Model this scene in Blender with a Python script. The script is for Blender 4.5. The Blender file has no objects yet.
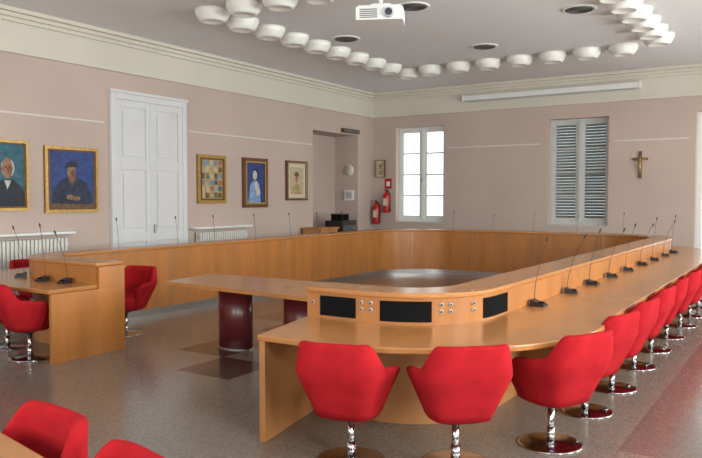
import bpy, math, random
from math import sin, cos, pi, radians
from mathutils import Vector
random.seed(4)
scene = bpy.context.scene
scene.view_settings.view_transform = 'Standard'
scene.view_settings.exposure = -0.08

# ------------------------------------------------------------------ materials
def mat(name, col, rough=0.5, metal=0.0, var=0.0, vscale=6.0, stretch=(1,1,1), coat=0.0, bump=0.0, bscale=200.0, spec=None, sheen=0.0):
    m = bpy.data.materials.new(name); m.use_nodes = True
    nt = m.node_tree; b = nt.nodes['Principled BSDF']
    b.inputs['Base Color'].default_value = (*col, 1)
    b.inputs['Roughness'].default_value = rough
    b.inputs['Metallic'].default_value = metal
    b.inputs['Coat Weight'].default_value = coat
    b.inputs['Coat Roughness'].default_value = 0.12
    if spec is not None: b.inputs['Specular IOR Level'].default_value = spec
    if sheen: b.inputs['Sheen Weight'].default_value = sheen
    tc = nt.nodes.new('ShaderNodeTexCoord')
    mp = nt.nodes.new('ShaderNodeMapping'); mp.inputs['Scale'].default_value = stretch
    nt.links.new(tc.outputs['Object'], mp.inputs['Vector'])
    if var > 0:
        n = nt.nodes.new('ShaderNodeTexNoise'); n.inputs['Scale'].default_value = vscale
        n.inputs['Detail'].default_value = 5
        nt.links.new(mp.outputs['Vector'], n.inputs['Vector'])
        r = nt.nodes.new('ShaderNodeValToRGB')
        r.color_ramp.elements[0].position = 0.3; r.color_ramp.elements[1].position = 0.7
        r.color_ramp.elements[0].color = (*[c*(1-var) for c in col], 1)
        r.color_ramp.elements[1].color = (*[min(1, c*(1+var)) for c in col], 1)
        nt.links.new(n.outputs['Fac'], r.inputs['Fac'])
        nt.links.new(r.outputs['Color'], b.inputs['Base Color'])
    if bump > 0:
        n2 = nt.nodes.new('ShaderNodeTexNoise'); n2.inputs['Scale'].default_value = bscale
        bp = nt.nodes.new('ShaderNodeBump'); bp.inputs['Strength'].default_value = bump
        bp.inputs['Distance'].default_value = 0.01
        nt.links.new(tc.outputs['Object'], n2.inputs['Vector'])
        nt.links.new(n2.outputs['Fac'], bp.inputs['Height'])
        nt.links.new(bp.outputs['Normal'], b.inputs['Normal'])
    return m

M = {}
M['wall'] = mat('beige_pink_plaster', (0.525, 0.415, 0.365), 0.9, var=0.05, vscale=0.8, bump=0.08, bscale=60)
M['cream'] = mat('cream_plaster', (0.65, 0.61, 0.53), 0.9, var=0.03, vscale=1.0)
M['ceil'] = mat('ceiling_paint', (0.78, 0.77, 0.79), 0.95, var=0.02, vscale=0.7)
M['white'] = mat('white_paint', (0.76, 0.76, 0.76), 0.45, var=0.02)
M['rail'] = mat('picture_rail_paint', (0.66, 0.62, 0.58), 0.6, var=0.02)
M['doorw'] = mat('door_paint', (0.66, 0.66, 0.68), 0.5, var=0.03, vscale=3)
M['rad'] = mat('radiator_enamel', (0.66, 0.65, 0.62), 0.4, var=0.02)
M['wood'] = mat('cherry_veneer', (0.40, 0.152, 0.036), 0.42, var=0.16, vscale=5, stretch=(1,1,0.15), coat=0.05)
M['woodt'] = mat('cherry_top', (0.43, 0.180, 0.055), 0.27, var=0.12, vscale=4, stretch=(0.6,0.15,1), coat=0.2)
M['woodl'] = mat('beech_edge', (0.47, 0.210, 0.070), 0.45, var=0.08, vscale=6, stretch=(1,1,0.2))
M['steel'] = mat('brushed_steel', (0.50, 0.50, 0.50), 0.3, metal=1.0, var=0.05, vscale=20)
M['joint'] = mat('joint_steel', (0.30, 0.27, 0.24), 0.4, metal=0.6, var=0.05, vscale=20)
M['chrome'] = mat('chrome', (0.50, 0.50, 0.51), 0.16, metal=1.0, var=0.03, vscale=10)
M['red'] = mat('red_upholstery', (0.40, 0.014, 0.020), 0.95, var=0.12, vscale=9, bump=0.25, bscale=350, spec=0.08)
M['maroon'] = mat('maroon_laminate', (0.11, 0.013, 0.017), 0.3, var=0.08, coat=0.2)
M['black'] = mat('black_plastic', (0.020, 0.020, 0.022), 0.4, var=0.1, vscale=20)
M['grille'] = mat('black_grille', (0.008, 0.008, 0.009), 0.95, var=0.4, vscale=150, spec=0.05)
M['gold'] = mat('gilt_frame', (0.50, 0.31, 0.09), 0.38, metal=0.5, var=0.2, vscale=20, bump=0.3, bscale=60)
M['dkwood'] = mat('dark_wood', (0.13, 0.055, 0.022), 0.45, var=0.2, vscale=12, stretch=(1,1,0.2))
M['shut'] = mat('grey_shutter_paint', (0.29, 0.30, 0.30), 0.6, var=0.08)
M['winw'] = mat('grey_white_paint', (0.52, 0.53, 0.52), 0.5, var=0.04)
M['fixt'] = mat('lamp_enamel', (0.84, 0.83, 0.80), 0.4, var=0.02)
M['vent'] = mat('vent_grey', (0.12, 0.12, 0.12), 0.5, metal=0.3, var=0.05)
M['extred'] = mat('extinguisher_red', (0.50, 0.015, 0.015), 0.3, var=0.05)
M['socket'] = mat('socket_grey', (0.45, 0.45, 0.43), 0.4, var=0.05)
M['glasslens'] = mat('lens_glass', (0.05, 0.05, 0.08), 0.05, var=0.05)
M['stone'] = mat('sill_stone', (0.50, 0.47, 0.43), 0.5, var=0.08, vscale=20)

def glass():
    m = bpy.data.materials.new('window_glass'); m.use_nodes = True
    nt = m.node_tree; nt.nodes.clear()
    o = nt.nodes.new('ShaderNodeOutputMaterial'); mx = nt.nodes.new('ShaderNodeMixShader')
    t = nt.nodes.new('ShaderNodeBsdfTransparent'); g = nt.nodes.new('ShaderNodeBsdfGlossy')
    t.inputs[0].default_value = (0.93, 0.96, 0.95, 1); g.inputs['Roughness'].default_value = 0.03
    mx.inputs[0].default_value = 0.05
    nt.links.new(t.outputs[0], mx.inputs[1]); nt.links.new(g.outputs[0], mx.inputs[2]); nt.links.new(mx.outputs[0], o.inputs[0])
    return m
M['glass'] = glass()

def floor_mat():
    m = bpy.data.materials.new('terrazzo_floor'); m.use_nodes = True
    nt = m.node_tree; b = nt.nodes['Principled BSDF']; N = nt.nodes.new; L = nt.links.new
    tc = N('ShaderNodeTexCoord'); sep = N('ShaderNodeSeparateXYZ'); L(tc.outputs['Object'], sep.inputs[0])
    def mth(op, a, bb=None):
        n = N('ShaderNodeMath'); n.operation = op
        for i, v in enumerate((a, bb)):
            if v is None: continue
            if isinstance(v, (int, float)): n.inputs[i].default_value = v
            else: L(v, n.inputs[i])
        return n.outputs[0]
    X, Y = sep.outputs[0], sep.outputs[1]
    vor = N('ShaderNodeTexVoronoi'); vor.inputs['Scale'].default_value = 95
    L(tc.outputs['Object'], vor.inputs['Vector'])
    cr = N('ShaderNodeValToRGB'); e = cr.color_ramp.elements
    e[0].position = 0.0; e[0].color = (0.160, 0.130, 0.105, 1); e[1].position = 1.0; e[1].color = (0.265, 0.222, 0.188, 1)
    sc = N('ShaderNodeSeparateColor'); L(vor.outputs['Color'], sc.inputs[0]); L(sc.outputs[0], cr.inputs[0])
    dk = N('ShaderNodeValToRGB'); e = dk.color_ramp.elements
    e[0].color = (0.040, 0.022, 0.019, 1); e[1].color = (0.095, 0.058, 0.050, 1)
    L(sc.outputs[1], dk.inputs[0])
    s = 0.68
    fx = mth('FLOOR', mth('DIVIDE', mth('ADD', X, 5.12), s)); fy = mth('FLOOR', mth('DIVIDE', mth('SUBTRACT', Y, 4.85), s))
    chk = mth('LESS_THAN', mth('ABSOLUTE', mth('MODULO', mth('ADD', fx, fy), 2.0)), 0.5)
    bandA = mth('MULTIPLY', mth('GREATER_THAN', X, -5.80), mth('LESS_THAN', X, -4.44))
    bandA = mth('MULTIPLY', bandA, mth('GREATER_THAN', Y, 4.85))
    bandB = mth('MULTIPLY', mth('GREATER_THAN', X, -1.04), mth('GREATER_THAN', Y, 4.85))
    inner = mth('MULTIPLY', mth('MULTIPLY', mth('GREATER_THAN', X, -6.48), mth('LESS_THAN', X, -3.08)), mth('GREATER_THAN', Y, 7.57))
    mask = mth('MULTIPLY', chk, bandA)
    mask = mth('MAXIMUM', mask, mth('MULTIPLY', bandB, 0.38))
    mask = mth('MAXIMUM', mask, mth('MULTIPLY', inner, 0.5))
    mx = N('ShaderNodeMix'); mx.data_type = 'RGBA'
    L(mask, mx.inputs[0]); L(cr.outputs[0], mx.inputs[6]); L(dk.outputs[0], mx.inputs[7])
    jx = mth('LESS_THAN', mth('FRACT', mth('DIVIDE', mth('ADD', X, 5.12 + 68), s)), 0.012)
    jy = mth('LESS_THAN', mth('FRACT', mth('DIVIDE', mth('ADD', Y, 68-4.85), s)), 0.012)
    j = mth('MULTIPLY', mth('MAXIMUM', jx, jy), 0.25)
    mx2 = N('ShaderNodeMix'); mx2.data_type = 'RGBA'; L(j, mx2.inputs[0]); L(mx.outputs[2], mx2.inputs[6])
    mx2.inputs[7].default_value = (0.09, 0.075, 0.065, 1)
    L(mx2.outputs[2], b.inputs['Base Color'])
    b.inputs['Roughness'].default_value = 0.20
    b.inputs['Specular IOR Level'].default_value = 0.65
    return m
M['floor'] = floor_mat()

# ------------------------------------------------------------------ mesh builder
class MB:
    def __init__(s): s.v=[]; s.f=[]; s.m=[]; s.sm=[]
    def add(s, vs, fs, m, smooth=False):
        o=len(s.v); s.v += [tuple(v) for v in vs]
        for f in fs: s.f.append(tuple(i+o for i in f)); s.m.append(m); s.sm.append(smooth)
    def box(s,x0,x1,y0,y1,z0,z1,m='white'):
        x0,x1=min(x0,x1),max(x0,x1); y0,y1=min(y0,y1),max(y0,y1); z0,z1=min(z0,z1),max(z0,z1)
        vs=[(x0,y0,z0),(x1,y0,z0),(x1,y1,z0),(x0,y1,z0),(x0,y0,z1),(x1,y0,z1),(x1,y1,z1),(x0,y1,z1)]
        s.add(vs,[(0,3,2,1),(4,5,6,7),(0,1,5,4),(1,2,6,5),(2,3,7,6),(3,0,4,7)],m)
    def lathe(s,prof,cx=0,cy=0,n=32,m='white',sx=1,sy=1):
        vs=[];fs=[]
        for r,z in prof:
            for i in range(n):
                a=2*pi*i/n; vs.append((cx+r*cos(a)*sx,cy+r*sin(a)*sy,z))
        for k in range(len(prof)-1):
            for i in range(n):
                j=(i+1)%n; fs.append((k*n+i,k*n+j,(k+1)*n+j,(k+1)*n+i))
        fs.append(tuple(reversed(range(n)))); fs.append(tuple((len(prof)-1)*n+i for i in range(n)))
        s.add(vs,fs,m,True)
    def tube(s,pts,r,n=8,m='black'):
        pts=[Vector(p) for p in pts]; vs=[];fs=[]
        rs = r if isinstance(r,(list,tuple)) else [r]*len(pts)
        for k,p in enumerate(pts):
            t=(pts[min(k+1,len(pts)-1)]-pts[max(k-1,0)]).normalized()
            ref=Vector((1,0,0)) if abs(t.x)<0.9 else Vector((0,1,0))
            a=(ref-t*ref.dot(t)).normalized(); b=t.cross(a)
            for i in range(n):
                an=2*pi*i/n; vs.append(p+(a*cos(an)+b*sin(an))*rs[k])
        for k in range(len(pts)-1):
            for i in range(n):
                j=(i+1)%n; fs.append((k*n+i,k*n+j,(k+1)*n+j,(k+1)*n+i))
        fs.append(tuple(reversed(range(n)))); fs.append(tuple((len(pts)-1)*n+i for i in range(n)))
        s.add(vs,fs,m,True)
    def strip(s,A,B,z0,z1,m):
        n=len(A); vs=[]
        for a,b in zip(A,B): vs += [(a[0],a[1],z0),(b[0],b[1],z0),(b[0],b[1],z1),(a[0],a[1],z1)]
        fs=[(0,1,2,3),tuple(4*(n-1)+i for i in (3,2,1,0))]
        for k in range(n-1):
            o=4*k; p=o+4
            for i in range(4):
                j=(i+1)%4; fs.append((o+i,p+i,p+j,o+j))
        s.add(vs,fs,m)
    def disc(s,cx,cz,rx,rz,y,m,n=24):
        s.add([(cx+rx*cos(2*pi*i/n),y,cz+rz*sin(2*pi*i/n)) for i in range(n)],[tuple(range(n))],m)
    def poly(s,pts,y,m): s.add([(p[0],y,p[1]) for p in pts],[tuple(range(len(pts)))],m)
    def mesh(s,name):
        me=bpy.data.meshes.new(name); me.from_pydata(s.v,[],s.f)
        names=[]
        for x in s.m:
            if x not in names: names.append(x)
        for x in names: me.materials.append(M[x])
        for p,mm,sm in zip(me.polygons,s.m,s.sm): p.material_index=names.index(mm); p.use_smooth=sm
        me.update()
        import bmesh
        bm=bmesh.new(); bm.from_mesh(me); bmesh.ops.recalc_face_normals(bm,faces=bm.faces); bm.to_mesh(me); bm.free()
        return me
    def obj(s,name,loc=(0,0,0),rz=0,bevel=0,parent=None):
        o=bpy.data.objects.new(name,s.mesh(name)); scene.collection.objects.link(o)
        o.location=loc; o.rotation_euler=(0,0,rz)
        if bevel:
            b=o.modifiers.new('bevel','BEVEL'); b.width=bevel; b.segments=2; b.limit_method='ANGLE'; b.angle_limit=radians(40)
        if parent: o.parent=parent
        return o
def inst(name,me,loc,rz=0):
    o=bpy.data.objects.new(name,me); scene.collection.objects.link(o); o.location=loc; o.rotation_euler=(0,0,rz); return o
def empty(name,loc=(0,0,0),rz=0):
    o=bpy.data.objects.new(name,None); scene.collection.objects.link(o); o.location=loc; o.rotation_euler=(0,0,rz); return o

# ------------------------------------------------------------------ room
XL,XR,YB,YF,H = -9.6, 3.2, 16.0, -3.2, 4.32
def wall(name,u0,u1,holes,place,zt=H,m='wall'):
    us=sorted(set([u0,u1]+[h[0] for h in holes]+[h[1] for h in holes]))
    zs=sorted(set([0,zt]+[h[2] for h in holes]+[h[3] for h in holes]))
    mb=MB()
    for i in range(len(us)-1):
        for k in range(len(zs)-1):
            cu=(us[i]+us[i+1])/2; cz=(zs[k]+zs[k+1])/2
            if any(h[0]<cu<h[1] and h[2]<cz<h[3] for h in holes): continue
            place(mb,us[i],us[i+1],zs[k],zs[k+1])
    return mb.obj(name)
W1=(-8.92,-7.60,1.02,3.42); W2=(-5.02,-3.72,1.02,3.40); W3=(-2.02,-0.72,0.0,3.40)
wall('wall_back',XL-0.9,XR+0.4,[W1,W2,W3],lambda mb,a,b,c,d: mb.box(a,b,YB,YB+0.42,c,d,'wall'))
NI=(13.35,15.27,0.0,3.2)
wall('wall_left',YF,YB,[NI],lambda mb,a,b,c,d: mb.box(XL-0.4,XL,a,b,c,d,'wall'))
n=MB(); n.box(XL-0.85,XL-0.70,13.0,15.7,0,3.5,'wall'); n.box(XL-0.70,XL-0.4,13.2,13.35,0,3.35,'wall'); n.box(XL-0.70,XL-0.4,15.27,15.4,0,3.35,'wall'); n.box(XL-0.70,XL-0.4,13.35,15.27,3.2,3.35,'wall')
n.obj('wall_alcove')
RW=[(0.2,1.7,0.9,3.4),(4.0,5.5,0.9,3.4),(7.8,9.3,0.9,3.4),(11.6,13.1,0.9,3.4)]
wall('wall_right',YF,YB,RW,lambda mb,a,b,c,d: mb.box(XR,XR+0.4,a,b,c,d,'wall'))
FW=[(-8.0,-6.4,0.9,3.4),(-4.6,-3.0,0.9,3.4),(-0.8,0.8,0.9,3.4)]
wall('wall_front',XL-0.4,XR+0.4,FW,lambda mb,a,b,c,d: mb.box(a,b,YF-0.4,YF,c,d,'wall'))
f=MB(); f.box(XL-0.9,XR+0.4,YF-0.4,YB+0.42,-0.1,0,'floor'); f.obj('floor')
c=MB(); c.box(XL-0.9,XR+0.4,YF-0.4,YB+0.42,H,H+0.1,'ceil'); c.obj('ceiling')
def band(name,ax,pos,a,b,sgn):
    mb=MB()
    def bx(o,z0,z1,m):
        if ax=='x': mb.box(pos,pos+sgn*o,a,b,z0,z1,m)
        else: mb.box(a,b,pos,pos+sgn*o,z0,z1,m)
    bx(0.012,3.80,4.14,'cream'); bx(0.05,3.70,3.76,'cream'); bx(0.03,3.76,3.80,'cream')
    bx(0.04,4.14,4.20,'cream'); bx(0.08,4.20,4.26,'cream'); bx(0.14,4.26,H,'cream')
    mb.obj(name,bevel=0.012)
band('trim_1','x',XL,YF,YB,1); band('trim_2','y',YB,XL,XR,-1); band('trim_3','x',XR,YF,YB,-1)
t=MB()
for a,b in [(YF,7.62),(9.46,13.30)]: t.box(XL,XL+0.015,a,b,2.85,2.875,'rail')
t.obj('trim_4')
t=MB()
for a,b in [(-7.5,-5.2),(-3.6,-2.15)]: t.box(a,b,YB-0.015,YB,2.85,2.878,'rail')
t.obj('trim_5')
for nm,args in {'baseboard_left':[(XL,XL+0.02,YF,7.62),(XL,XL+0.02,9.46,13.35)],'baseboard_back':[(XL,-2.1,YB-0.02,YB),(-0.7,XR,YB-0.02,YB)],'baseboard_right':[(XR-0.02,XR,YF,YB)]}.items():
    t=MB()
    for a in args: t.box(a[0],a[1],a[2],a[3],0,0.14,'stone')
    t.obj(nm)

def window(name,w,z0,z1,loc,rz,rows=4,shutter=False,frame='white'):
    mb=MB(); h=w/2
    mb.box(-h,-h+0.06,-0.04,0.04,z0,z1,frame); mb.box(h-0.06,h,-0.04,0.04,z0,z1,frame)
    mb.box(-h+0.06,h-0.06,-0.04,0.04,z1-0.06,z1,frame); mb.box(-h+0.06,h-0.06,-0.04,0.04,z0,z0+0.06,frame)
    mb.box(-0.055,0.055,-0.055,0.035,z0+0.06,z1-0.06,frame); mb.box(-0.018,0.018,-0.07,-0.055,z0+0.06,z1-0.06,frame)
    for sx in (-1,1):
        a,b=(-h+0.06,-0.055) if sx<0 else (0.055,h-0.06)
        mb.box(a,a+0.045,-0.03,0.03,z0+0.06,z1-0.06,frame); mb.box(b-0.045,b,-0.03,0.03,z0+0.06,z1-0.06,frame)
        mb.box(a+0.045,b-0.045,-0.03,0.03,z0+0.06,z0+0.15,frame); mb.box(a+0.045,b-0.045,-0.03,0.03,z1-0.13,z1-0.06,frame)
        for k in range(1,rows):
            zz=z0+0.12+(z1-z0-0.24)*k/rows; mb.box(a+0.045,b-0.045,-0.02,0.02,zz-0.018,zz+0.018,frame)
        mb.box(a+0.045,b-0.045,-0.003,0.003,z0+0.15,z1-0.13,'glass')
    mb.box(-0.012,0.012,-0.10,-0.07,z0+(z1-z0)*0.42,z0+(z1-z0)*0.42+0.10,'steel')
    if z0>0.3: mb.box(-h,h,-0.26,0.10,z0-0.04,z0-0.001,'stone')
    if shutter:
        for a,b in ((-h,-0.004),(0.004,h)):
            mb.box(a,a+0.06,0.10,0.175,z0,z1,'shut'); mb.box(b-0.06,b,0.10,0.175,z0,z1,'shut')
            for zz in (z0,z0+(z1-z0)*0.48,z1-0.08): mb.box(a+0.06,b-0.06,0.10,0.175,zz,zz+0.08,'shut')
            k=z0+0.07; a2=a+0.05; b2=b-0.05
            while k<z1-0.08:
                mb.add([(a2,0.095,k+0.03),(b2,0.095,k+0.03),(b2,0.170,k),(a2,0.170,k),(a2,0.095,k+0.045),(b2,0.095,k+0.045),(b2,0.170,k+0.062),(a2,0.170,k+0.062)],[(0,1,2,3),(4,5,6,7),(0,1,5,4),(2,3,7,6)],'shut')
                k+=0.066
    return mb.obj(name,loc,rz)
def wb(name,W,**k): return window(name,W[1]-W[0],W[2]+0.04 if W[2]>0.3 else 0.03,W[3],((W[0]+W[1])/2,YB+0.24,0),0,**k)
wb('window_1',W1); wb('window_2',W2,shutter=True,frame='winw'); wb('window_3',W3,rows=5)
i=4
for W in RW: window('window_%d'%i,W[1]-W[0],W[2]+0.04,W[3],(XR+0.24,(W[0]+W[1])/2,0),-pi/2); i+=1
for W in FW: window('window_%d'%i,W[1]-W[0],W[2]+0.04,W[3],((W[0]+W[1])/2,YF-0.24,0),pi); i+=1

LW=pi/2
d=MB(); w=0.83; zt=3.36
d.box(-w,-w+0.10,-0.07,0,0,zt,'doorw'); d.box(w-0.10,w,-0.07,0,0,zt,'doorw'); d.box(-w+0.1,w-0.1,-0.07,0,zt-0.10,zt,'doorw'); d.box(-w-0.03,w+0.03,-0.09,0,zt+0.001,zt+0.05,'doorw')
for s in (-1,1):
    a,b=(-w+0.10,-0.005) if s<0 else (0.005,w-0.10)
    d.box(a,b,-0.029,0,0,zt-0.101,'doorw')
    for st in ((a,a+0.10),(b-0.10,b)): d.box(st[0],st[1],-0.055,-0.03,0,zt-0.101,'doorw')
    for z0,z1 in ((0,0.16),(0.92,1.08),(2.12,2.28),(zt-0.22,zt-0.101)): d.box(a+0.1,b-0.1,-0.055,-0.03,z0,z1,'doorw')
    for z0,z1 in ((0.22,0.86),(1.14,2.06),(2.34,zt-0.28)): d.box(a+0.15,b-0.15,-0.045,-0.03,z0,z1,'doorw')
d.box(-0.03,0.03,-0.066,-0.056,0,zt-0.101,'doorw')
d.box(0.04,0.07,-0.10,-0.056,1.05,1.2,'steel')
d.obj('door_1',(XL+0.002,8.54,0),LW,bevel=0.005)

def radiator(y0,y1,z1):
    mb=MB(); x=y0
    while x<y1-0.05:
        mb.box(x,x+0.045,-0.16,-0.04,0.14,z1,'rad'); x+=0.062
    mb.box(y0,y1,-0.12,-0.08,0.18,0.24,'rad'); mb.box(y0,y1,-0.12,-0.08,z1-0.12,z1-0.06,'rad')
    for xx in (y0+0.1,y1-0.16): mb.box(xx,xx+0.03,-0.12,-0.07,0,0.14,'rad')
    mb.box(y0+0.1,y1-0.1,-0.05,0,z1-0.3,z1-0.25,'rad')
    mb.box(y0-0.12,y1+0.08,-0.19,0,z1+0.06,z1+0.10,'white')
    return mb.obj('radiator',(XL+0.002,0,0),LW,bevel=0.006)
radiator(4.9,6.85,1.05); radiator(9.6,10.95,1.02)

# ------------------------------------------------------------------ paintings
def cm(name,col,var=0.35,sc=14): M[name]=mat(name,col,0.6,var=var,vscale=sc)
cm('p_blue',(0.028,0.055,0.20)); cm('p_teal',(0.03,0.11,0.16)); cm('p_dark',(0.015,0.02,0.035)); cm('p_skin',(0.28,0.14,0.075)); cm('p_robe',(0.02,0.028,0.06),0.5)
cm('p_white',(0.50,0.50,0.46),0.2); cm('p_ochre',(0.42,0.30,0.13)); cm('p_brown',(0.14,0.08,0.04)); cm('p_sky',(0.16,0.26,0.38)); cm('p_paper',(0.50,0.40,0.27),0.1)
cm('p_rose',(0.40,0.16,0.13)); cm('p_ltblue',(0.20,0.33,0.55)); cm('p_mat',(0.62,0.57,0.46),0.05); cm('p_lip',(0.30,0.06,0.04)); cm('p_shade',(0.18,0.08,0.045))
cm('p_green',(0.12,0.17,0.09)); cm('p_grey',(0.30,0.30,0.28))
def picture(name,ya,yb,za,zb,frame,fw,paint,wallx=True,loc=None,rz=LW):
    w=(yb-ya)/2; h=(zb-za)/2; mb=MB()
    mb.box(-w,w,-0.02,0,-h,h,'dkwood')
    for a in ((-w,w,h-fw,h),(-w,w,-h,-h+fw),(-w,-w+fw,-h+fw,h-fw),(w-fw,w,-h+fw,h-fw)):
        mb.box(a[0],a[1],-0.05,-0.0205,a[2],a[3],frame)
    fi=fw*0.35
    for a in ((-w+fw-fi,w-fw+fi,h-fw,h-fw+fi),(-w+fw-fi,w-fw+fi,-h+fw-fi,-h+fw),(-w+fw-fi,-w+fw,-h+fw,h-fw),(w-fw,w-fw+fi,-h+fw,h-fw)):
        mb.box(a[0],a[1],-0.058,-0.0505,a[2],a[3],'dkwood' if frame=='gold' else 'gold')
    paint(mb,w-fw,h-fw)
    return mb.obj(name,loc or (XL+0.002,(ya+yb)/2,(za+zb)/2),rz)
def p1(mb,w,h):
    mb.poly([(-w,-h),(w,-h),(w,h),(-w,h)],-0.024,'p_teal')
    mb.poly([(-w*.5,-h),(-w*.35,-h*.45),(0,-h*.15),(w*.5,-h*.12),(w*.85,-h*.35),(w,-h*.6),(w,-h)],-0.025,'p_dark')
    mb.poly([(w*.12,-h*.16),(w*.25,-h*.45),(w*.42,-h*.16)],-0.0255,'p_white')
    mb.disc(w*.28,h*.24,w*.29,h*.30,-0.0257,'p_white'); mb.disc(w*.26,h*.24,w*.24,h*.33,-0.026,'p_skin')
    mb.disc(w*.02,h*.2,w*.05,h*.07,-0.0262,'p_skin'); mb.disc(w*.36,h*.16,w*.10,h*.2,-0.0264,'p_shade')
    mb.disc(w*.18,h*.27,w*.045,h*.022,-0.027,'p_dark'); mb.disc(w*.36,h*.27,w*.045,h*.022,-0.027,'p_dark')
    mb.poly([(w*.25,h*.28),(w*.31,h*.14),(w*.23,h*.13)],-0.027,'p_shade'); mb.disc(w*.27,h*.05,w*.08,h*.018,-0.027,'p_lip')
def p2(mb,w,h):
    mb.poly([(-w,-h),(w,-h),(w,h),(-w,h)],-0.024,'p_blue')
    mb.poly([(-w*.92,-h),(-w*.8,-h*.35),(-w*.45,0),(-w*.1,h*.12),(w*.25,h*.10),(w*.65,-h*.1),(w*.85,-h*.5),(w*.92,-h)],-0.025,'p_robe')
    mb.poly([(-w*.2,h*.10),(0,-h*.25),(w*.2,h*.08)],-0.0253,'p_brown')
    mb.disc(-w*.02,h*.28,w*.19,h*.25,-0.026,'p_skin'); mb.disc(w*.06,h*.22,w*.09,h*.17,-0.0262,'p_shade')
    mb.poly([(-w*.34,h*.38),(-w*.16,h*.44),(w*.14,h*.46),(w*.30,h*.46),(w*.22,h*.62),(0,h*.68),(-w*.24,h*.58)],-0.028,'p_dark')
    for x in (-.10,.06): mb.disc(w*x,h*.32,w*.035,h*.018,-0.0285,'p_dark')
    mb.poly([(-w*.03,h*.32),(w*.03,h*.21),(-w*.06,h*.20)],-0.0285,'p_brown'); mb.disc(-w*.02,h*.12,w*.06,h*.015,-0.0285,'p_lip')
    mb.poly([(-w*.6,-h*.45),(-w*.1,-h*.62),(-w*.05,-h*.78),(-w*.7,-h*.72)],-0.0262,'p_dark')
    mb.disc(-w*.08,-h*.62,w*.17,h*.09,-0.0264,'p_skin'); mb.disc(w*.2,-h*.66,w*.17,h*.08,-0.0266,'p_skin')
    for k in range(4): mb.poly([(w*(-.16+k*.07),-h*.56),(w*(-.14+k*.07),-h*.56),(w*(-.10+k*.07),-h*.70),(w*(-.12+k*.07),-h*.70)],-0.0268,'p_shade')
    mb.poly([(-w,-h),(-w,-h*.84),(w,-h*.88),(w,-h)],-0.0270,'p_brown')
def p3(mb,w,h):
    mb.poly([(-w,-h),(w,-h),(w,h),(-w,h)],-0.024,'p_ochre')
    rnd=random.Random(11); cols=['p_ochre','p_brown','p_paper','p_sky','p_rose','p_green','p_grey','p_teal']
    k=0
    for i in range(5):
        for j in range(6):
            x=-w+2*w*(i+0.5)/5; z=-h+2*h*(j+0.5)/6; a=w*0.2; b=h*0.165
            o=[(x-a*rnd.uniform(.7,1),z-b*rnd.uniform(.7,1)),(x+a*rnd.uniform(.7,1),z-b*rnd.uniform(.6,1)),(x+a*rnd.uniform(.6,1),z+b*rnd.uniform(.7,1)),(x-a*rnd.uniform(.6,1),z+b*rnd.uniform(.7,1))]
            mb.poly(o,-0.0245-k*0.00005,rnd.choice(cols)); k+=1
def p4(mb,w,h):
    mb.poly([(-w,-h),(w,-h),(w,h),(-w,h)],-0.024,'p_blue')
    mb.poly([(-w*.8,-h),(-w*.5,-h*.05),(0,h*.2),(w*.5,-h*.1),(w*.6,-h)],-0.025,'p_ltblue')
    mb.disc(w*.05,h*.42,w*.36,h*.32,-0.0255,'p_dark'); mb.disc(-w*.02,h*.38,w*.24,h*.24,-0.026,'p_white')
    mb.poly([(-w*.1,-h*.1),(w*.15,h*.1),(w*.6,-h*.5),(w*.2,-h*.7)],-0.027,'p_white')
def p5(mb,w,h):
    mb.poly([(-w,-h),(w,-h),(w,h),(-w,h)],-0.024,'p_mat')
    w*=.78; h*=.80
    mb.poly([(-w,-h),(w,-h),(w,h),(-w,h)],-0.025,'p_paper')
    mb.poly([(-w*.7,-h),(-w*.5,-h*.4),(0,-h*.2),(w*.5,-h*.4),(w*.7,-h)],-0.026,'p_ochre')
    mb.disc(0,h*.2,w*.32,h*.36,-0.0265,'p_paper'); mb.disc(0,h*.46,w*.34,h*.2,-0.027,'p_brown'); mb.disc(0,h*.12,w*.22,h*.26,-0.0275,'p_rose')
picture('framed_portrait_painting',5.45,6.26,1.47,2.47,'gold',0.06,p1)
picture('framed_portrait_painting',6.53,7.46,1.43,2.43,'gold',0.07,p2)
picture('framed_abstract_painting',9.67,10.42,1.55,2.46,'gold',0.09,p3)
picture('framed_portrait_painting',10.92,11.68,1.46,2.46,'dkwood',0.10,p4)
picture('framed_portrait_drawing',12.32,13.08,1.60,2.46,'dkwood',0.06,p5)
picture('framed_photograph',-0.14,0.14,-0.22,0.22,'dkwood',0.02,p5,loc=(-9.36,YB-0.002,2.40),rz=0)

cx=MB(); cx.box(-0.03,0.03,-0.03,0,-0.30,0.27,'dkwood'); cx.box(-0.15,0.15,-0.031,-0.001,0.08,0.135,'dkwood')
cx.tube([(0,-0.045,0.07),(0,-0.05,-0.02),(0,-0.05,-0.10),(0.005,-0.04,-0.2)],[0.022,0.024,0.018,0.01],8,'gold')
cx.tube([(-0.125,-0.035,0.12),(0,-0.045,0.065),(0.125,-0.035,0.12)],0.010,6,'gold'); cx.lathe([(0.001,0.075),(0.02,0.09),(0.02,0.115),(0.001,0.13)],0,-0.05,10,'gold')
cx.obj('crucifix',(-3.07,YB-0.002,2.36))
s=MB(); s.box(-1.95,1.95,-0.16,-0.03,-0.06,0.06,'white'); s.box(-1.99,-1.95,-0.17,0,-0.07,0.07,'white'); s.box(1.95,1.99,-0.17,0,-0.07,0.07,'white'); s.box(-1.9,1.9,-0.10,-0.08,-0.09,-0.06,'socket')
s.obj('projection_screen_housing',(-5.06,YB-0.002,4.0),bevel=0.015)

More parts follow.
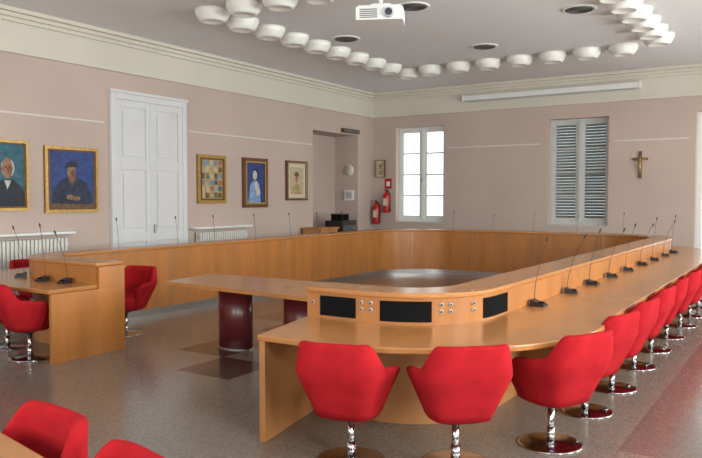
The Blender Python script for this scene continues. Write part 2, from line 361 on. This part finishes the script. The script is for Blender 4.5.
# ------------------------------------------------------------------ conference desk
def rounded(corners,radii):
    pts=[Vector(corners[0])]
    for k in range(1,len(corners)-1):
        p,a,b=Vector(corners[k]),Vector(corners[k-1]),Vector(corners[k+1]); r=radii[k-1]
        d1=(a-p).normalized(); d2=(b-p).normalized()
        s=p+d1*r; e=p+d2*r; c=p+d1*r+d2*r
        a0=math.atan2(s.y-c.y,s.x-c.x); a1=math.atan2(e.y-c.y,e.x-c.x); da=(a1-a0+pi)%(2*pi)-pi
        last=pts[-1]; nn=max(1,int((s-last).length/0.25))
        for i in range(1,nn): pts.append(last.lerp(s,i/nn))
        for i in range(0,25): an=a0+da*i/24; pts.append(Vector((c.x+r*cos(an),c.y+r*sin(an))))
    last=pts[-1]; e=Vector(corners[-1]); nn=6
    for i in range(1,nn+1): pts.append(last.lerp(e,i/nn))
    return pts
XE=-3.36
IN=rounded([(-6.35,5.25),(-7.8,5.25),(-7.8,14.2),(-2.35,14.2),(-2.35,4.82),(XE,4.82)],[0.5,1.2,1.0,0.40])
def normals(P):
    N=[]
    for k in range(len(P)):
        t=(P[min(k+1,len(P)-1)]-P[max(k-1,0)]).normalized(); N.append(Vector((-t.y,t.x)))
    N[0]=Vector((0,-1)); N[-1]=Vector((0,-1))
    for k in range(len(P)-7,len(P)):
        t=(P[k].x+2.75)/(XE+2.75); N[k]=Vector((0.215*max(0,t),-1))
    return N
NN=normals(IN)
S=[0]
for k in range(1,len(IN)): S.append(S[-1]+(IN[k]-IN[k-1]).length)
TOT=S[-1]
def sample(s):
    s=max(0,min(TOT,s))
    for k in range(1,len(S)):
        if S[k]>=s:
            t=(s-S[k-1])/max(1e-9,S[k]-S[k-1]); return IN[k-1].lerp(IN[k],t),NN[k-1].lerp(NN[k],t)
    return IN[-1],NN[-1]
def off(P,N,o): return [p+n*(o if not callable(o) else o(i)) for i,(p,n) in enumerate(zip(P,N))]
keyS=[0,2.0,TOT-7,TOT-2.0,TOT-1.0,TOT]; keyW=[0.90,0.95,1.05,1.06,1.13,1.13]
def wout(i):
    s=S[i]
    for k in range(1,len(keyS)):
        if s<=keyS[k]+1e-6:
            t=(s-keyS[k-1])/(keyS[k]-keyS[k-1]); return keyW[k-1]+(keyW[k]-keyW[k-1])*t
    return keyW[-1]
ZW,ZL=0.735,0.965
desk=empty('council_desk')
mb=MB(); mb.strip(off(IN,NN,0.29),off(IN,NN,wout),ZW-0.04,ZW,'woodt'); mb.obj('worktop',bevel=0.008,parent=desk)
mb=MB(); mb.strip(off(IN,NN,-0.025),off(IN,NN,0.335),ZL-0.04,ZL,'woodt'); mb.obj('raised_ledge',bevel=0.012,parent=desk)
mb=MB(); mb.strip(off(IN,NN,0.29),off(IN,NN,0.32),ZW,ZL-0.04,'wood'); mb.strip(off(IN,NN,0.0),off(IN,NN,0.03),0.10,ZL-0.04,'wood')
mb.strip(off(IN,NN,0.26),off(IN,NN,0.289),0.0,ZW-0.02,'woodl')
mb.obj('screen_panels',parent=desk)
mb=MB(); mb.strip(off(IN,NN,0.012),off(IN,NN,0.03),0.0,0.10,'steel')
s=0.6
while s<TOT-0.8:
    p,nn=sample(s); nn=nn.normalized(); tt=Vector((-nn.y,nn.x))*0.006
    A=[p-nn*0.003-tt,p-nn*0.003+tt]; B=[p+nn*0.002-tt,p+nn*0.002+tt]
    mb.strip(A,B,0.10,ZL-0.045,'joint'); s+=1.35
mb.obj('kick_plate_and_joints',parent=desk)
mb=MB()
mb.box(-6.36,-6.32,4.36,5.26,0,ZW-0.041,'wood'); mb.box(-6.36,-6.32,4.93,5.26,ZW-0.04,ZL-0.041,'wood')
a=Vector((XE+0.02,4.80)); b=Vector((XE+0.215*1.1,3.72)); mb.strip([a,a+Vector((0.04,0.01))],[b,b+Vector((0.04,0.01))],0,ZW-0.041,'woodl')
b2=a.lerp(b,0.27); mb.strip([a,a+Vector((0.03,0.0))],[b2,b2+Vector((0.03,0.0))],ZW-0.04,ZL-0.041,'wood')
s=2.4
while s<TOT-1.5:
    p,nn=sample(s); nn=nn.normalized(); tt=Vector((-nn.y,nn.x))*0.015
    mb.strip([p+nn*0.29-tt,p+nn*0.29+tt],[p+nn*0.60-tt,p+nn*0.60+tt],0,ZW-0.041,'woodl'); s+=1.87
mb.obj('end_panels',parent=desk)
mb=MB()
def sub(s0,s1,o0,o1,z0,z1,m,k=10):
    pp=[sample(s0+(s1-s0)*i/k) for i in range(k+1)]
    mb.strip([p+n*o0 for p,n in pp],[p+n*o1 for p,n in pp],z0,z1,m)
arc=TOT-0.61
for a,b in ((TOT-0.50,TOT-0.14),(arc-0.27,arc-0.06),(arc-0.86,arc-0.52)):
    sub(a,b,0.318,0.328,ZW+0.02,ZL-0.06,'grille')
for s in (TOT-0.06,TOT-0.56,arc-0.02,arc-0.31,arc-0.35,arc-0.46):
    p,n_=sample(s); n_=n_.normalized(); q=p+n_*0.318
    for zz in (0.83,0.88) if s<TOT-0.3 else (0.85,):
        mb.tube([(q.x,q.y,zz),(q.x+n_.x*0.015,q.y+n_.y*0.015,zz)],0.014,12,'socket')
        mb.tube([(q.x+n_.x*0.014,q.y+n_.y*0.014,zz),(q.x+n_.x*0.018,q.y+n_.y*0.018,zz)],0.008,10,'black')
mb.obj('speaker_grilles_and_sockets',parent=desk)

ct=MB()
ct.strip([Vector((-6.02,5.58)),Vector((-3.7,5.35))],[Vector((-6.17,6.45)),Vector((-3.7,6.45))],0.69,0.73,'woodt')
for x in (-5.33,-4.42): ct.lathe([(0.22,0.012),(0.22,0.69)],x,5.95,36,'maroon',1.0,0.62); ct.lathe([(0.235,0.0),(0.235,0.012)],x,5.95,36,'steel',1.0,0.64)
ct.box(-5.9,-3.9,5.9,6.0,0.655,0.689,'steel')
ct.obj('clerk_table')

# ------------------------------------------------------------------ chairs
def chair_mesh():
    mb=MB()
    AM=radians(126); na=72; BY=-0.05; Z0=0.315; ZT=0.785
    def ss(x): x=min(1,max(0,x)); return x*x*(3-2*x)
    def prof(a):
        aa=abs(a)
        t=ss((aa-radians(44))/radians(24))
        top=ZT-0.165*t-0.03*max(0,(aa-radians(72))/radians(52))
        e=min(1,max(0,(aa-radians(108))/radians(18))); top-=0.07*e*e
        ex=1/(abs(sin(a))**4.6+abs(cos(a))**4.6)**(1/4.6)
        fl=1+0.07*ss((aa-radians(55))/radians(30))
        out=[];inn=[]
        for k in range(10):
            u=k/9; z=Z0+(top-Z0)*u
            zz=(z-Z0)/(ZT-Z0)
            r=0.178+0.112*min(1,zz/0.62)
            wx=fl*(1.0-0.12*max(0,(zz-0.5)/0.5)**1.25)
            yy=0.88+0.18*zz
            th=0.046
            out.append((r*ex*sin(a)*wx,-r*ex*cos(a)*yy+BY,z)); R2=(r-th)*ex
            inn.append((R2*sin(a)*wx,-R2*cos(a)*yy+BY,z))
        o,i=Vector(out[-1]),Vector(inn[-1]); c=(o+i)/2; h=(o-i)/2
        rim=[tuple(c+h*cos(pi*j/5)+Vector((0,0,0.018*sin(pi*j/5)))) for j in range(1,5)]
        return out+rim+list(reversed(inn))
    rows=[prof(-AM+2*AM*k/na) for k in range(na+1)]
    n=len(rows[0]); vs=[p for r in rows for p in r]; fs=[]
    for k in range(na):
        for j in range(n):
            jj=(j+1)%n; fs.append((k*n+j,k*n+jj,(k+1)*n+jj,(k+1)*n+j))
    fs.append(tuple(range(n))); fs.append(tuple(reversed([na*n+j for j in range(n)])))
    mb.add(vs,fs,'red',True)
    # squarish seat pan and cushion (superellipse lathe)
    prof2=[(0.02,0.284),(0.09,0.286),(0.150,0.293),(0.186,0.315),(0.205,0.37),(0.225,0.42),(0.225,0.45),(0.205,0.470),(0.12,0.478),(0.01,0.480)]
    n2=40; vs=[];fs=[]
    for r,z in prof2:
        for i in range(n2):
            a=2*pi*i/n2; ex=1/(abs(sin(a))**3.6+abs(cos(a))**3.6)**(1/3.6)
            vs.append((r*ex*cos(a),r*ex*sin(a)*(1.12 if sin(a)>0 else 0.9)-0.02,z))
    for k in range(len(prof2)-1):
        for i in range(n2):
            j=(i+1)%n2; fs.append((k*n2+i,k*n2+j,(k+1)*n2+j,(k+1)*n2+i))
    fs.append(tuple(reversed(range(n2)))); fs.append(tuple((len(prof2)-1)*n2+i for i in range(n2)))
    mb.add(vs,fs,'red',True)
    mb.lathe([(0.06,0.266),(0.06,0.285)],0,0,20,'black')
    mb.lathe([(0.023,0.02),(0.023,0.268)],0,0,20,'chrome'); mb.lathe([(0.029,0.02),(0.029,0.12)],0,0,20,'chrome')
    mb.lathe([(0.215,0.0),(0.215,0.008),(0.20,0.012),(0.06,0.017),(0.032,0.024)],0,0,40,'chrome')
    return mb.mesh('conference_chair')
CH=chair_mesh()
def chair(x,y,face): inst('conference_chair',CH,(x,y,0),radians(face)-pi/2)
chair(-2.42,3.77,104); chair(-1.84,4.07,132)
ys=[4.74,5.62,6.44,7.40,8.30,9.2,10.1,11.0,11.9,12.8,13.7]
fa=[156,168,176,178,183,179,176,182,180,178,186]
for y,a in zip(ys,fa): chair(-1.44+random.uniform(-0.02,0.02),y,a)
chair(-6.78,4.42,75); chair(-7.50,4.62,65); chair(-8.90,5.95,0); chair(-7.0,5.84,-80)
chair(-3.26,1.46,-96); chair(-2.58,1.46,-97); chair(-1.93,1.31,-104)
pd=MB(); pd.box(-3.4,1.0,-0.75,0.0,0.67,0.71,'woodt'); pd.box(-3.3,0.9,-0.62,-0.60,0.1,0.669,'wood')
for x in (-3.35,-1.2,0.93): pd.box(x,x+0.04,-0.7,-0.2,0,0.669,'woodl')
pd.obj('public_gallery_desk',(-2.74,1.65,0),radians(-11),bevel=0.008)

# ------------------------------------------------------------------ microphones
def mic_mesh(lean,hgt=0.55):
    mb=MB()
    vs=[(-0.05,-0.06,0),(0.05,-0.06,0),(0.05,0.06,0),(-0.05,0.06,0),(-0.05,-0.06,0.018),(0.05,-0.06,0.018),(0.05,0.06,0.055),(-0.05,0.06,0.055)]
    mb.add(vs,[(0,3,2,1),(4,5,6,7),(0,1,5,4),(1,2,6,5),(2,3,7,6),(3,0,4,7)],'black')
    mb.box(-0.035,0.035,-0.04,0.0,0.026,0.036,'grille')
    pts=[(0,0.04,0.045)]+[(0,0.04-lean*(k/8)**1.8,0.05+hgt*k/8) for k in range(1,9)]
    mb.tube(pts,0.0026,6,'black')
    a,b=Vector(pts[-2]),Vector(pts[-1]); d_=(b-a).normalized()
    mb.tube([b,b+d_*0.01,b+d_*0.04,b+d_*0.05],[0.004,0.009,0.009,0.004],8,'black')
    return mb.mesh('gooseneck_microphone')
MM=[mic_mesh(0.10,0.50),mic_mesh(0.15,0.48),mic_mesh(0.05,0.54)]
def mic(x,y,face,k=None): inst('gooseneck_microphone',MM[k if k is not None else random.randrange(3)],(x,y,ZW+0.001),radians(face))
for y in (5.97,6.95,7.75,8.62,9.5,10.4,11.3,12.2,13.0): mic(-1.94,y,90+random.uniform(-8,8))
for y in (6.74,7.86,8.68,9.7,10.7,11.6,12.5): mic(-8.24,y,-90+random.uniform(-8,8),2)
for x in (-6.7,-5.8,-4.9,-4.0,-3.1): mic(x,14.66,180)
mic(-7.15,4.82,0,2); mic(-6.75,4.82,10,1); mic(-7.75,4.95,-40,0)

# ------------------------------------------------------------------ ceiling fixtures
lb=MB()
lb.lathe([(0.245,0.0),(0.25,-0.03),(0.243,-0.06),(0.22,-0.11),(0.185,-0.155),(0.165,-0.168),(0.145,-0.168),(0.13,-0.158),(0.01,-0.155)],0,0,36,'fixt')
LBm=lb.mesh('ceiling_bowl_lamp')
pos=[]
for k in range(9): pos.append((-7.25,7.65+0.635*k))
x=-6.62
while x<-2.4: pos.append((x,13.3)); pos.append((x,7.6)); x+=0.625
for k in range(9): pos.append((-2.2,7.65+0.635*k))
pos.append((-7.2,13.4))
for p in pos: inst('ceiling_bowl_lamp',LBm,(p[0],p[1],H))
v=MB()
v.lathe([(0.24,0.0),(0.24,-0.012),(0.20,-0.018),(0.20,-0.006)],0,0,32,'fixt')
for r in (0.19,0.145,0.10,0.055): v.lathe([(r,-0.004),(r,-0.022),(r-0.02,-0.026),(r-0.02,-0.008)],0,0,28,'vent')
Vm=v.mesh('ceiling_air_vent')
for p in ((-6.65,10.2),(-4.94,12.03),(-4.76,9.0),(-2.85,10.4)): inst('ceiling_air_vent',Vm,(p[0],p[1],H))
pj=MB(); pj.box(-0.24,0.24,-0.17,0.17,0,0.13,'white'); pj.box(-0.22,0.22,-0.155,0.155,0.131,0.15,'white')
pj.tube([(0.10,-0.17,0.065),(0.10,-0.21,0.065)],0.05,20,'socket'); pj.tube([(0.10,-0.209,0.065),(0.10,-0.214,0.065)],0.038,20,'glasslens')
for k in range(5): pj.box(-0.20,-0.02,-0.174,-0.17,0.02+k*0.02,0.03+k*0.02,'vent')
pj.box(-0.05,0.05,-0.05,0.05,0.15,0.17,'vent'); pj.box(-0.10,0.10,-0.02,0.02,0.17,0.20,'white')
pj.tube([(0,0,0.17),(0,0,H-3.46)],0.022,12,'white'); pj.lathe([(0.08,H-3.48),(0.08,H-3.46)],0,0,20,'white')
pj.obj('ceiling_projector',(-3.82,6.52,3.46),radians(25),bevel=0.01)

# ------------------------------------------------------------------ alcove things
e=MB()
e.box(-0.32,0.32,-0.25,0.25,0.0,0.96,'woodl'); e.box(-0.35,0.35,-0.28,0.28,0.961,1.0,'wood'); e.box(-0.005,0.005,-0.256,-0.25,0.05,0.94,'black'); e.tube([(0.05,-0.27,0.5),(0.05,-0.27,0.6)],0.008,6,'steel')
e.obj('wooden_cabinet',(-9.25,13.15,0),LW,bevel=0.006)
e=MB(); e.box(-0.3,0.3,-0.25,0.25,0,1.12,'black'); 
for k in range(5): e.box(-0.26,0.26,-0.262,-0.251,0.12+k*0.19,0.25+k*0.19,'vent'); e.tube([(0.18,-0.262,0.18+k*0.19),(0.18,-0.28,0.18+k*0.19)],0.02,10,'socket')
e.box(-0.2,0.12,-0.15,0.15,1.121,1.26,'grille'); e.box(-0.22,0.14,-0.17,0.17,1.261,1.28,'vent')
e.obj('audio_rack',(-9.5,14.35,0),LW,bevel=0.006)
e=MB(); e.tube([(0,0,0),(0,-0.03,0)],0.14,28,'white'); e.tube([(0,-0.03,0),(0,-0.035,0)],0.12,28,'p_mat'); e.tube([(0,-0.037,0),(0.0,-0.037,0.09)],0.004,6,'black'); e.tube([(0,-0.037,0),(0.06,-0.037,0.02)],0.004,6,'black')
e.obj('wall_clock',(-9.86,15.268,2.35),0)
e=MB(); e.box(-0.13,0.13,-0.05,0,-0.13,0.13,'white'); e.box(-0.09,0.09,-0.056,-0.051,-0.08,0.08,'socket'); e.obj('thermostat_box',(-9.84,15.268,1.72),0,bevel=0.01)
e=MB(); e.box(-0.35,0.35,-0.10,0,-0.05,0.05,'dkwood'); e.box(-0.33,0.33,-0.105,-0.101,-0.035,0.035,'vent'); e.obj('emergency_light',(XL+0.002,14.85,3.28),LW,bevel=0.01)
ex=MB()
ex.lathe([(0.06,0.0),(0.085,0.01),(0.09,0.03),(0.09,0.42),(0.075,0.48),(0.03,0.52),(0.025,0.55)],0,0,24,'extred')
ex.box(-0.02,0.02,-0.06,0.04,0.55,0.585,'black'); ex.box(-0.012,0.012,-0.10,0.03,0.60,0.615,'black'); ex.tube([(0.02,-0.02,0.56),(0.11,-0.03,0.50),(0.12,-0.03,0.30),(0.10,-0.02,0.12)],0.012,8,'black'); ex.tube([(0.10,-0.02,0.14),(0.10,-0.02,0.04)],[0.014,0.028],10,'black')
ex.box(-0.05,0.05,-0.092,-0.088,0.18,0.36,'p_mat'); ex.box(-0.03,0.03,0.08,0.118,0.2,0.5,'steel')
EX=ex.mesh('fire_extinguisher')
inst('fire_extinguisher',EX,(-9.42,15.88,0.98)); inst('fire_extinguisher',EX,(-9.12,15.88,1.28))
e=MB(); e.box(-0.1,0.1,-0.008,0,-0.13,0.13,'extred'); e.box(-0.05,0.05,-0.010,-0.0085,-0.07,0.05,'white'); e.obj('fire_extinguisher_sign',(-9.14,YB-0.002,2.02))

# ------------------------------------------------------------------ light
w=bpy.data.worlds.new('World'); scene.world=w; w.use_nodes=True
bg=w.node_tree.nodes['Background']; bg.inputs[0].default_value=(0.88,0.96,1.0,1); bg.inputs[1].default_value=2.5
def area(loc,rot,sx,sy,e,col=(1,0.985,0.965)):
    l=bpy.data.lights.new('window_daylight','AREA'); l.shape='RECTANGLE'; l.size=sx; l.size_y=sy; l.energy=e; l.color=col
    o=bpy.data.objects.new('window_daylight',l); scene.collection.objects.link(o); o.location=loc; o.rotation_euler=rot
for W in RW: area((XR+0.42,(W[0]+W[1])/2,2.2),(radians(90),0,radians(90)),1.5,2.5,590)
for W in FW: area(((W[0]+W[1])/2,YF-0.42,2.2),(radians(90),0,0),1.6,2.5,270)

cd=bpy.data.cameras.new('camera'); cam=bpy.data.objects.new('camera',cd); scene.collection.objects.link(cam)
cd.sensor_width=36; cd.lens=36*720/702; cam.location=(0,0,1.65); cam.rotation_euler=(radians(90-2.46),0,radians(32.7))
scene.camera=cam
